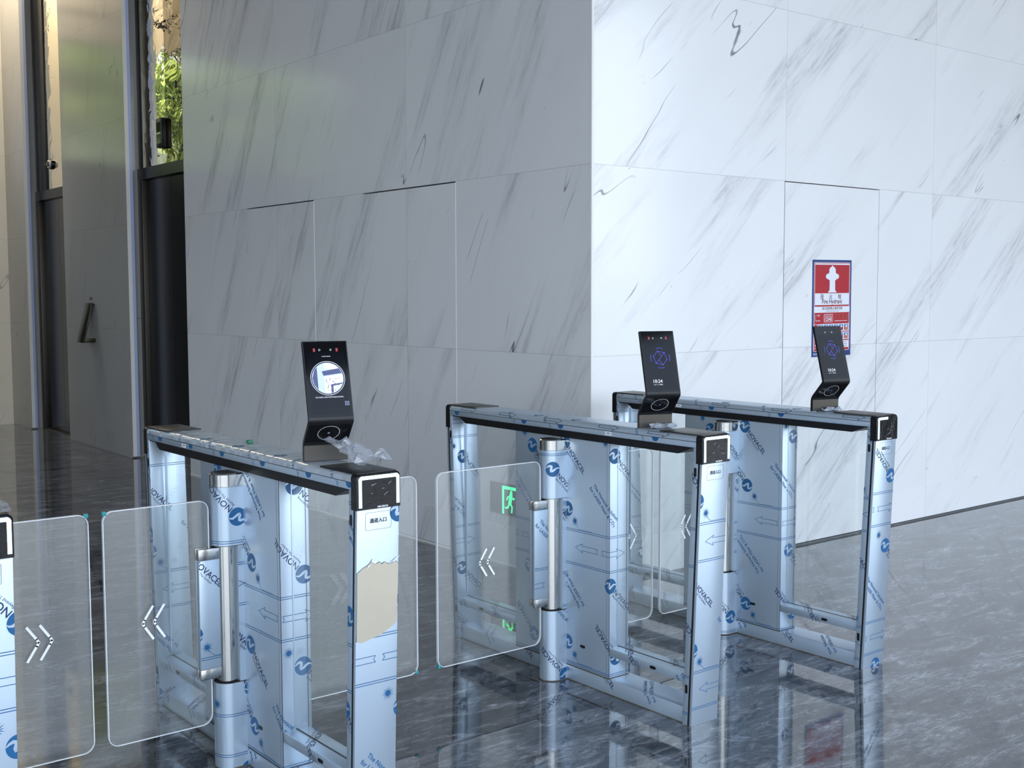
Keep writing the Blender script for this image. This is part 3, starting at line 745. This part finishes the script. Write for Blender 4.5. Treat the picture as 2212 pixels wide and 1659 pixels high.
HR, HC = .045, -.033
def hinge_post(t, s, prm):
    """s=-1: on the left flank, s=+1: on the right flank (towards +x)"""
    mx = (lambda x: x) if s < 0 else (lambda x: W-x)
    def outline(r, xend, n=18):
        P = [(xend, -r)] + [(HC-r*math.sin(PI*i/n), -r*math.cos(PI*i/n)) for i in range(n+1)] + [(xend, r)]
        return P
    def solid(mb, r, z0, z1, mat, xend=.010, bev=.0):
        P = outline(r, xend); P = [(mx(x), y) for x, y in P]
        if s < 0: P = P[::-1]
        mb.loft([[(x, y, z) for x, y in P] for z in (z0, z1)], mat)
    m = MB(); solid(m, HR, .703, .885, 'film'); solid(m, HR, .003, .272, 'film'); solid(m, HR+.0015, 0, .004, 'rubber')
    solid(m, .016, .25, .72, 'black_satin')
    m.box(min(mx(-.012), mx(.012)), max(mx(-.012), mx(.012)), -.042, .042, .27, .705, 'film')
    solid(m, HR-.002, .268, .274, 'gap'); solid(m, HR-.002, .701, .705, 'gap')
    if s < 0:
        P = outline(HR, .008); n_ = len(P)
        # walk from the hidden side round the nose to the flat that faces the hall; u ends at 0 on the cabinet
        Q = P[::-1]; ln = sum(math.hypot(Q[i+1][0]-Q[i][0], Q[i+1][1]-Q[i][1]) for i in range(n_-1)); u = -ln; st1, st2 = [], []
        for i in range(n_-1):
            d_ = math.hypot(Q[i+1][0]-Q[i][0], Q[i+1][1]-Q[i][1])
            if d_ < 1e-6: continue
            for st, za, zb in ((st1, .703, .885), (st2, .003, .272)):
                k = Strip((Q[i][0], Q[i][1], za), ((Q[i+1][0]-Q[i][0])/d_, (Q[i+1][1]-Q[i][1])/d_, 0), (0,0,1), u, u+d_, za, zb)
                st.append(k)
            u += d_
        film(m, st1, *prm['post']); film(m, st2, prm['post'][0]+.04, prm['post'][1]+prm.get('post_low', -.03))
        film(m, [Strip((-.012,-.0424,.28), (1,0,0), (0,0,1), 0, .024, .28, .70, (0,-1,0))], prm['post'][0]+.2, prm['post'][1]-.07)
    post = m.build('hinge_post', t)
    q = MB(); P = [(mx(x), y) for x, y in outline(HR+.0008, .010)]
    if s < 0: P = P[::-1]
    P2 = [(mx(x), y) for x, y in outline(HR-.003, .010)]
    if s < 0: P2 = P2[::-1]
    q.loft([[(x, y, .886) for x, y in P], [(x, y, .922) for x, y in P], [(x, y, .926) for x, y in P2]], 'steel'); q.build('post_cap', post)
    q = MB(); q.tube((mx(HC), 0), .0335, .276, .700, 'steel', 48); q.build('hinge_tube', post)
    return post

def gate(t, s, reach, prm):
    """clear swing panel held by a clamp on the hinge tube; reach = distance of its free edge from the cabinet flank"""
    mx = (lambda x: x) if s < 0 else (lambda x: W-x)
    xa, xb = sorted((mx(-.088), mx(-reach))); z0, z1 = .145, .846; r = .032; th = .005
    P = rrect(xa, z0, xb, z1, r, 8); m = MB()
    m.face([(x, -th, z) for x, z in P], 'gate_glass'); m.face([(x, th, z) for x, z in P[::-1]], 'gate_glass')
    for i in range(len(P)): 
        a, b = P[i-1], P[i]
        if math.hypot(a[0]-b[0], a[1]-b[1]) > 1e-7: m.face([(a[0],-th,a[1]), (a[0],th,a[1]), (b[0],th,b[1]), (b[0],-th,b[1])], 'gate_edge')
    rim = [Strip((xa, -th, z0), (1,0,0), (0,0,1), xa, xb, z0, z1, (0,-1,0))]
    paint(m, rim, stroke2d(rrect(xa+.0012, z0+.0012, xb-.0012, z1-.0012, r-.001, 8), .0022, True), 'gate_edge', .0003)
    g = m.build('glass_gate', t)
    q = MB(); st = [Strip((xa, -th, z0), (1,0,0), (0,0,1), xa, xb, z0, z1, (0,-1,0))]
    # the swing chevrons point away from the hinge
    tip = (xa+xb)/2 + s*.033 + (0 if s < 0 else 0)
    for k in (0, 1):
        x = (xa+xb)/2 + (-.0525 if k == 0 else -.0175) if s < 0 else (xa+xb)/2 + (.047 if k == 0 else .0105)
        q = MB(); d = -s
        pts = [(x+d*.032*1, .546), (x+d*.006, .508), (x, .498), (x+d*.006, .488), (x+d*.032, .448)]
        paint(q, st, stroke2d(pts, .0072), 'white_mark', .0006); q.build('arrow_mark', g)
    q = MB(); ca, cb = sorted((mx(-.128 if s < 0 else -.114), mx(-.052)))
    for za, zb, mt in ((.290,.322,'steel'), (.662,.697,'steel'), (.322,.662,'film')):
        k = .0005 if mt == 'steel' else 0
        q.box(ca-k, cb, -.016-k, -.0055, za, zb, mt, .0015); q.box(ca-k, cb, .0055, .016+k, za, zb, mt, .0015)
    ea, eb = sorted((mx(-.088), mx(-.052))); q.box(ea, eb, -.006, .006, .290, .697, 'steel')
    film(q, [Strip((ca, -.016, .322), (1,0,0), (0,0,1), 0, cb-ca, .322, .662, (0,-1,0))], prm['clamp'][0], prm['clamp'][1])
    q.build('glass_clamp', g)
    for cx, cz in prm.get('tape_l' if s < 0 else 'tape_r', ()):
        q = MB(); x = xa+.006 if cx == 0 else xb-.006; z = z0+.006 if cz == 0 else z1-.006
        q.box(x-.006, x+.006, -.0062, .0062, z-.006, z+.006, 'teal_tape', .001); q.build('corner_tape', g)
    return g

def turnstile(xl, label, prm):
    t = empty('turnstile', (xl+W/2, YC, 0)); tag(t, label, 'turnstile', 'swing-gate turnstiles across the hall')
    root = t
    class Off: pass
    n0 = set(COL.objects)
    rail(t, prm)
    m = MB(); a, b = .003, W-.003
    m.mesh([(a,-.62,.931),(b,-.62,.931),(b,.60,.931),(a,.60,.931),(a-.002,-.691,.957),(b+.002,-.691,.957),(b+.002,.635,.957),(a-.002,.635,.957)],
           [(3,2,1,0),(4,5,6,7),(0,1,5,4),(1,2,6,5),(2,3,7,6),(3,0,4,7)], 'black_satin')
    m.build('underside_strip', t)
    end_cap(t, -1, prm['lit']); end_cap(t, 1, '')
    for s in (-1, 1):
        m = MB(); ya, yb = sorted((s*(L2-.010), s*(L2-.205)))
        m.box(.006, W-.006, ya, yb, .998, 1.0022, 'black_satin' if prm.get('pad_clean', True) else 'brown_metal', .0008)
        if s < 0 or prm.get('pad_icon'):
            cx, cy = W/2, s*(L2-.075); st = [Strip((0,ya,1.0022), (1,0,0), (0,1,0), 0, W, ya, yb)]
            paint(m, st, stroke2d(rrect(cx-.014, cy-.020, cx+.014, cy+.020, .004), .0010, True), 'ring_white', .0003)
        m.build('card_reader_pad', t)
    leg_part(t, -1, prm); leg_part(t, 1, prm)
    # centre cabinet
    m = MB(); cx0, cx1, cy0, cy1, cz0, cz1 = .008, .108, -.278, .268, .060, .932
    m.box(cx0, cx1, cy0, cy1, cz0, cz1, 'film', .003)
    side = [Strip((cx0, cy1, cz0), (0,-1,0), (0,0,1), -cy1, -cy0, cz0, cz1, (-1,0,0)),
            Strip((cx0, cy0, cz0), (1,0,0), (0,0,1), -cy0, -cy0+cx1-cx0, cz0, cz1, (0,-1,0))]
    film(m, side, *prm['cab'])
    m.box(cx0+.0005, cx0+.0022, cy0-.0006, cy0-.0002, cz0, cz1, 'gap'); m.box(cx1-.013, cx1-.0115, cy0-.0006, cy0-.0002, cz0, cz1, 'gap')
    m.box(cx0-.0006, cx0-.0002, cy0+.012, cy0+.0128, cz0, cz1, 'gap_soft')
    m.box(cx0+.040, cx0+.044, cy0-.002, cy0, cz0+.12, cz1, 'film', .0008)
    m.box(cx0-.001, cx1+.001, cy0-.001, cy1+.001, cz0-.003, cz0, 'rubber')
    cab = m.build('cabinet', t)
    q = MB(); capsule(q, (cx0-.0003, -.135+.0, .147), (0,1,0), .008, .0055, (-1,0,0)); q.build('sensor_window', cab)
    # plinth and crossbars
    m = MB(); m.box(.010, W-.010, -.655, .655, 0, .058, 'film', .003)
    film(m, [Strip((.010,.655,0), (0,-1,0), (0,0,1), 0, 1.31, 0, .058, (-1,0,0)), Strip((.010,.655,.058), (0,-1,0), (1,0,0), 0, 1.31, .058, .170, (0,0,1))], prm['cab'][0]+.1, .32)
    m.box(.009, W-.009, -.655, .655, 0, .003, 'rubber'); m.build('plinth', t)
    for s in (-1, 1):
        m = MB(); ya, yb = sorted((s*.275, s*.662)); 
        m.box(.010, .100, ya, yb, .143, .175, 'film', .004); m.box(.052, .058, ya+.003, yb-.003, .174, .1756, 'gap')
        film(m, [Strip((.010,yb,.143), (0,-1,0), (0,0,1), 0, yb-ya, .143, .175, (-1,0,0)), Strip((.010,yb,.175), (0,-1,0), (1,0,0), 0, yb-ya, .175, .265, (0,0,1))], prm['cab'][0]+.3*s, -.01)
        cb = m.build('crossbar', t)
        q = MB(); capsule(q, (.0098, s*.502, .158), (0,1,0), .009, .0055, (-1,0,0)); q.build('sensor_window', cb)
        m = MB(); m.box(.050, .055, *sorted((s*.272, s*.668)), .160, .945, 'pane'); m.build('infill_pane', t)
    if prm['left'] : hinge_post(t, -1, prm); gate(t, -1, prm['left'], prm)
    if prm['right']: hinge_post(t, 1, prm); gate(t, 1, prm['right'], prm)
    # entry sticker on the front post
    q = MB(); kz = lambda z: -(L2 - LEAN*(1-z))
    zb = .846; st = [Strip((0, kz(zb)-.0006, zb), (1,0,0), (0, -LEAN, 1), 0, W, zb, .90, (0,-1,0))]
    sxx = .028; q_ = rrect(sxx, .849, sxx+.080, .896, .005, 4)
    paint(q, st, stroke2d(q_, .0007, True), 'label_black', .0006)
    paint(q, st, move(fit_w(text2d('通道入口', 1, bold=.016), .052), sxx+.013, .8685), 'label_black', .0008)
    q.build('entry_sticker', t)
    # shift children so that the thing's origin sits on its base centre
    for o in [o for o in COL.objects if o.parent == t]:
        o.location.x -= W/2
    return t

XA, XB, XC, XDD = 1.578, 2.903, 3.880, .585
PA = dict(lit='lr', leg=(-.20,.047), far=(-.112,.483), cab=(.0,.067), post=(-.115,.717), clamp=(-.115,.36), rail_arrows=[], rail_words=[.02,.28,.52,.80,1.08,1.30],
          rail_mat='film_wrinkled', label_y=-.378, left=.413, right=.542, pad_icon=True, tape_l=[(0,1)], tape_r=[(1,0)])
PB = dict(lit='lr', leg=(-.108,.193), far=(-.300,.483), cab=(-.046,.587), post=(-.145,.488), clamp=(.25,.44), rail_arrows=[.10,.36,.64,.95,1.20], rail_words=[-.05,.40,.62,1.12],
          label_y=.28, left=.564, right=.375, pad_clean=False, tape_l=[(0,0)])
PC = dict(lit='l', leg=(-.250,.189), far=(-.20,.40), cab=(.0,.580), post=(.03,.56), clamp=(.1,.40), rail_arrows=[-.04,.30,.62,.95,1.30], rail_words=[.12,.50,.88],
          label_y=-.30, left=.425, right=0, pad_clean=False)
PD = dict(lit='lr', leg=(-.215,.184), far=(-.2,.45), cab=(.0,.580), post=(.03,.56), clamp=(.1,.40), rail_arrows=[], rail_words=[.2,.7,1.1],
          label_y=-.30, left=.42, right=.405, tape_r=[(1,1)])
TD = turnstile(XDD, 'film-wrapped turnstile cut off by the left edge of the photo', PD)
TA = turnstile(XA, 'nearest full turnstile, blue-white film with a torn patch baring warm steel on its post', PA)
TBb = turnstile(XB, 'middle film-wrapped turnstile with arrows printed along its rail and both light strips lit', PB)
TC = turnstile(XC, 'rightmost film-wrapped turnstile close to the marble corner, only its left light strip lit', PC)

# patch of bare steel where the film is torn off (front post of the nearest turnstile)
q = MB(); kz = lambda z: -(L2 - LEAN*(1-z))
tear = [(.003,.551),(.018,.545),(.040,.549),(.052,.553),(.075,.556),(.100,.568),(.128,.584),(.1305,.60),(.1305,.748),(.122,.757),(.112,.751),(.100,.750),(.088,.758),(.080,.752),(.072,.760),(.062,.755),(.045,.763),(.036,.755),(.022,.750),(.003,.737)]
st = [Strip((0, kz(.54)-.0008, .54), (1,0,0), (0,-LEAN,1), 0, W, .54, .78, (0,-1,0))]
paint(q, st, poly2d(tear), 'steel_warm', .0006)
for a, b, c_ in (((.045,.763),(.062,.755),(.050,.772)), ((.100,.750),(.122,.757),(.136,.770)), ((.036,.755),(.030,.744),(.044,.757))): paint(q, st, [(a,b,c_)], 'label_white', .0030)
paint(q, st, stroke2d(tear[8:] + [tear[0]], .0010), 'ink_dark', .0009)
lg = [o for o in TA.children if o.name.startswith('leg')][0]
o = q.build('bare_steel_patch', lg); o['label'] = 'bare warm steel patch with torn film edge'

# green plug stub left in the torn film on the nearest rail
q = MB(); q.box(-.009, .009, -.009, .009, 0, .010, 'green_plug', .002); o = q.build('cable_plug', None, (XA+.085, YC+.06, 1.0000)); tag(o, 'tiny green plug lying on top of the nearest turnstile rail', 'plug')

# ------------------------------------------------------------------ face recognition terminals
TWd = .128
PROF = [(0, 1.0), (0, 1.049), (-.073, 1.119), (-.002, 1.340)]
def terminal(cx, cy, rot, label, kind):
    t = empty('face_terminal', (cx, cy, 1.0), rot); tag(t, label, 'face scanner', 'face scanners on the turnstiles')
    h = TWd/2; th = .011
    # body: the folded plate, a rounded fold at its knee
    C_ = [(y, z-1.0) for y, z in PROF]
    def fold(pts, r, k=5):
        out = [pts[0]]
        for i in range(1, len(pts)-1):
            p = Vector(pts[i]); a = (Vector(pts[i-1])-p).normalized(); b = (Vector(pts[i+1])-p).normalized()
            for j in range(k+1):
                u = j/k; out.append(tuple(p + a*r*(1-u)**2 + b*r*u**2))
        return out + [pts[-1]]
    def offs(P, d):
        out = []
        for i, p in enumerate(P):
            a = Vector(P[max(0,i-1)]); b = Vector(P[min(len(P)-1,i+1)]); q = (b-a).normalized(); out.append((p[0]+q[1]*d, p[1]-q[0]*d))
        return out
    Fp = fold(C_, .012); Bp = offs(Fp, th)
    m = MB(); n = len(Fp)
    V = [(-h, y, z) for y, z in Fp] + [(h, y, z) for y, z in Fp] + [(-h, y, z) for y, z in Bp] + [(h, y, z) for y, z in Bp]
    Fc = []
    for i in range(n-1):
        Fc += [(i, i+n, i+n+1, i+1), (2*n+i, 2*n+i+1, 3*n+i+1, 3*n+i), (i, i+1, 2*n+i+1, 2*n+i), (n+i, 3*n+i, 3*n+i+1, n+i+1)]
    Fc += [(0, 2*n, 3*n, n), (n-1, 2*n-1, 4*n-1, 3*n-1)]
    m.mesh(V, Fc, 'black_satin')
    m.build('housing', t)
    m = MB(); m.box(-h+.002, h-.002, -.0012, .001, .002, .047, 'brown_metal'); m.build('stand_plate', t)
    a = Vector((0,)+C_[2]); b = Vector((0,)+C_[3]); up_ = (b-a).normalized(); ln = (b-a).length
    nrm = Vector((0, -up_.z, up_.y))
    st = [Strip(a+Vector((-h,0,0)), (1,0,0), up_, 0, TWd, 0, ln, nrm)]
    m = MB(); paint(m, st, rect2d(.003, .013, TWd-.003, ln-.002), 'black_gloss', .0008); m_scr = m.build('front_glass', t)
    m = MB(); paint(m, st, rect2d(.010, .022, TWd-.010, ln-.034), 'scr_dark', .0011)
    if kind == 'camera':
        cx_, cz = .064, .124; R = .045
        paint(m, st, move(disc2d(R, 40), cx_, cz), 'scr_pic1', .0013)
        def inside(P):
            out = []
            for x, y in P:
                d = math.hypot(x, y); k = min(1, (R-.001)/d) if d else 1; out.append((x*k+cx_, y*k+cz))
            return poly2d(out)
        paint(m, st, inside([(-.045,-.02),(-.030,-.034),(-.030,.034),(-.038,.024),(-.045,0)]), 'scr_pic3', .0015)
        paint(m, st, inside([(-.008,.044),(-.008,.028),(.044,.028),(.03,.035),(.01,.045)]), 'scr_pic2', .0015)
        paint(m, st, inside([(-.016,.020),(.036,.030),(.043,.014),(-.012,.007)]), 'scr_pic3', .0017)
        paint(m, st, inside([(-.010,-.043),(-.010,.004),(.042,.010),(.044,-.012),(.02,-.041)]), 'scr_pic2', .0016)
        rn = random.Random(3)
        for _ in range(60):
            x, y = -.008+rn.random()*.045, -.036+rn.random()*.036
            if math.hypot(x, y) < R-.004: paint(m, st, move(disc2d(.0007+.001*rn.random(), 5), cx_+x, cz+y), 'scr_pic3', .0018)
        paint(m, st, inside([(.007,-.044),(.007,-.018),(.044,-.014),(.045,-.019),(.014,-.023),(.014,-.043)]), 'scr_pic3', .0019)
        paint(m, st, stroke2d(arc(.0485, 0, 2*PI, 48, cx_, cz), .0013), 'scr_white', .0013)
        paint(m, st, move(fit_w(text2d('人脸识别门禁终端', 1), .026), cx_-.013, .186), 'scr_white', .0013)
        paint(m, st, move(fit_w(text2d('请正对摄像头,刷脸时请保持面部在取景框内', 1), .080), cx_-.040, .068), 'scr_white', .0013)
        for i in range(3):
            for j in range(3): paint(m, st, move(disc2d(.0013, 8), .108+i*.0045, .046+j*.0045), 'scr_pic1', .0013)
    else:
        cx_, cz = .066, .134; R = .026
        hx = [(cx_+R*math.cos(PI/2+.3+i*PI/3), cz+R*math.sin(PI/2+.3+i*PI/3)) for i in range(6)]
        paint(m, st, stroke2d(hx, .0009, True), 'scr_blue', .0013)
        paint(m, st, stroke2d([hx[5], hx[2]], .0009) + stroke2d([hx[0], (cx_+.004, cz+.008)], .0009) + stroke2d([hx[3], (cx_-.004, cz-.008)], .0009), 'scr_blue', .0013)
        for p in hx: paint(m, st, disc2d(.0016, 8, *p), 'scr_blue', .0014)
        for k in range(4): paint(m, st, stroke2d(arc(.036, k*PI/2-.35, k*PI/2+.35, 8, cx_, cz), .0010), 'scr_blue', .0013)
        paint(m, st, move(fit_w(text2d('10:24', 1, bold=.004), .034), .030, .045), 'scr_white', .0013)
        paint(m, st, move(fit_w(text2d('2024-11-21 星期四', 1), .034), .030, .037), 'scr_white', .0013)
    m.build('display', m_scr)
    for x in (.047, .079):
        m = MB(); c0 = st[0].at(x, ln-.026, .0008); mm = Matrix.Translation(c0) @ nrm.to_track_quat('Z', 'Y').to_matrix().to_4x4()
        k = MB(); k.tube((0,0), .0030, 0, .0012, 'lens', 16); k.tube((0,0), .0018, .0012, .0016, 'black_gloss', 12)
        m.mesh([mm @ Vector(v) for v in k.v], [], 'lens')
        for f, mi_, s_ in zip(k.f, k.m, k.sm): m.f.append(f); m.m.append(m.mi(k.mats[mi_])); m.sm.append(s_)
        m.build('camera_lens', m_scr)
    if kind != 'dim':
        for x in (.032, .097):
            m = MB(); paint(m, st, rect2d(x-.003, ln-.031, x+.003, ln-.021), 'led_red', .0010); m.build('infrared_light', m_scr)
    a = Vector((0,)+C_[1]); b = Vector((0,)+C_[2]); up2 = (b-a).normalized(); l2 = (b-a).length; n2 = Vector((0, -up2.z, up2.y))
    st2 = [Strip(a+Vector((-h,0,0)), (1,0,0), up2, 0, TWd, 0, l2, n2)]
    m = MB(); paint(m, st2, rect2d(.003, .012, TWd-.003, l2-.014), 'black_gloss', .0008); rd = m.build('reader_glass', t)
    m = MB(); paint(m, st2, stroke2d(arc(.031, 0, 2*PI, 40, TWd/2, l2*.5), .0018), 'ring_white', .0012); m.build('reader_ring', rd)
    m = MB(); paint(m, st2, disc2d(.0035, 14, TWd/2, l2*.5), 'lens' if kind == 'camera' else 'scr_pic3', .0012); m.build('reader_dot', rd)
    return t
terminal(1.653, 2.931, -.262, 'black face scanner showing a round live camera picture, on the nearest turnstile', 'camera')
terminal(2.975, 2.928, -.371, 'black face scanner showing 10:24, standing on the middle turnstile', 'idle')
terminal(3.923, 2.909, -.273, 'black face scanner in front of the red poster, on the rightmost turnstile', 'dim')

# crumpled wrap and torn scraps around the scanner feet
def crumple(name, pts, nu, nv, amp, seed, mat, label, cat, loc):
    """sheet spanned by 4 corner points, creased like stiff plastic"""
    rn = random.Random(seed); a, b, c, d = [Vector(p) for p in pts]; V = []
    for i in range(nu+1):
        for j in range(nv+1):
            u, v = i/nu, j/nv; p = a*(1-u)*(1-v)+b*u*(1-v)+c*u*v+d*(1-u)*v
            k = abs(((i*2.3+j*.9) % 3)-1.5)/1.5-.5
            V.append(p+Vector((rn.uniform(-1,1), rn.uniform(-1,1), 0))*amp*.4+Vector((0,0,1))*max(-p.z+.0016, amp*(k+rn.uniform(-.6,.6)))*1.0)
    F = [(i*(nv+1)+j, (i+1)*(nv+1)+j, (i+1)*(nv+1)+j+1, i*(nv+1)+j+1) for i in range(nu) for j in range(nv)]
    m = MB(); m.mesh(V, F, mat); o = m.build(name, None, loc); tag(o, label, cat)
    md = o.modifiers.new('thickness', 'SOLIDIFY'); md.thickness = .0004
    return o
wr = MB()
cr1 = crumple('plastic_wrap', [(-.060,-.030,.075),(.010,-.150,.004),(.125,-.115,.016),(.030,-.020,.060)], 8, 5, .016, 4, 'wrap', 'crumpled clear plastic wrap hanging at the foot of the nearest face scanner', 'plastic wrap', (1.660, 2.905, 1.002))
k2 = crumple('torn_film_scrap', [(-.06,-.02,.004),(.05,-.045,.004),(.062,-.012,.014),(-.05,.0,.016)], 8, 3, .007, 9, 'film_wrinkled', 'torn white film scraps around the foot of the middle face scanner', 'film scrap', (2.968, 2.905, 1.0015))
k3 = crumple('torn_film_scrap', [(-.05,-.012,.003),(.055,-.028,.003),(.06,-.006,.012),(-.045,.004,.012)], 9, 3, .006, 12, 'film_wrinkled', 'torn film crumbs around the foot of the rightmost face scanner', 'film scrap', (3.925, 2.890, 1.0015))
k4 = crumple('torn_film_scrap', [(-.02,-.02,.002),(.02,-.02,.002),(.016,.02,.02),(-.016,.02,.024)], 3, 3, .004, 15, 'wrap', 'clear film tag sticking up from the cut-off turnstile at the left edge', 'film scrap', (XDD+.118, YC-.70, 1.003))
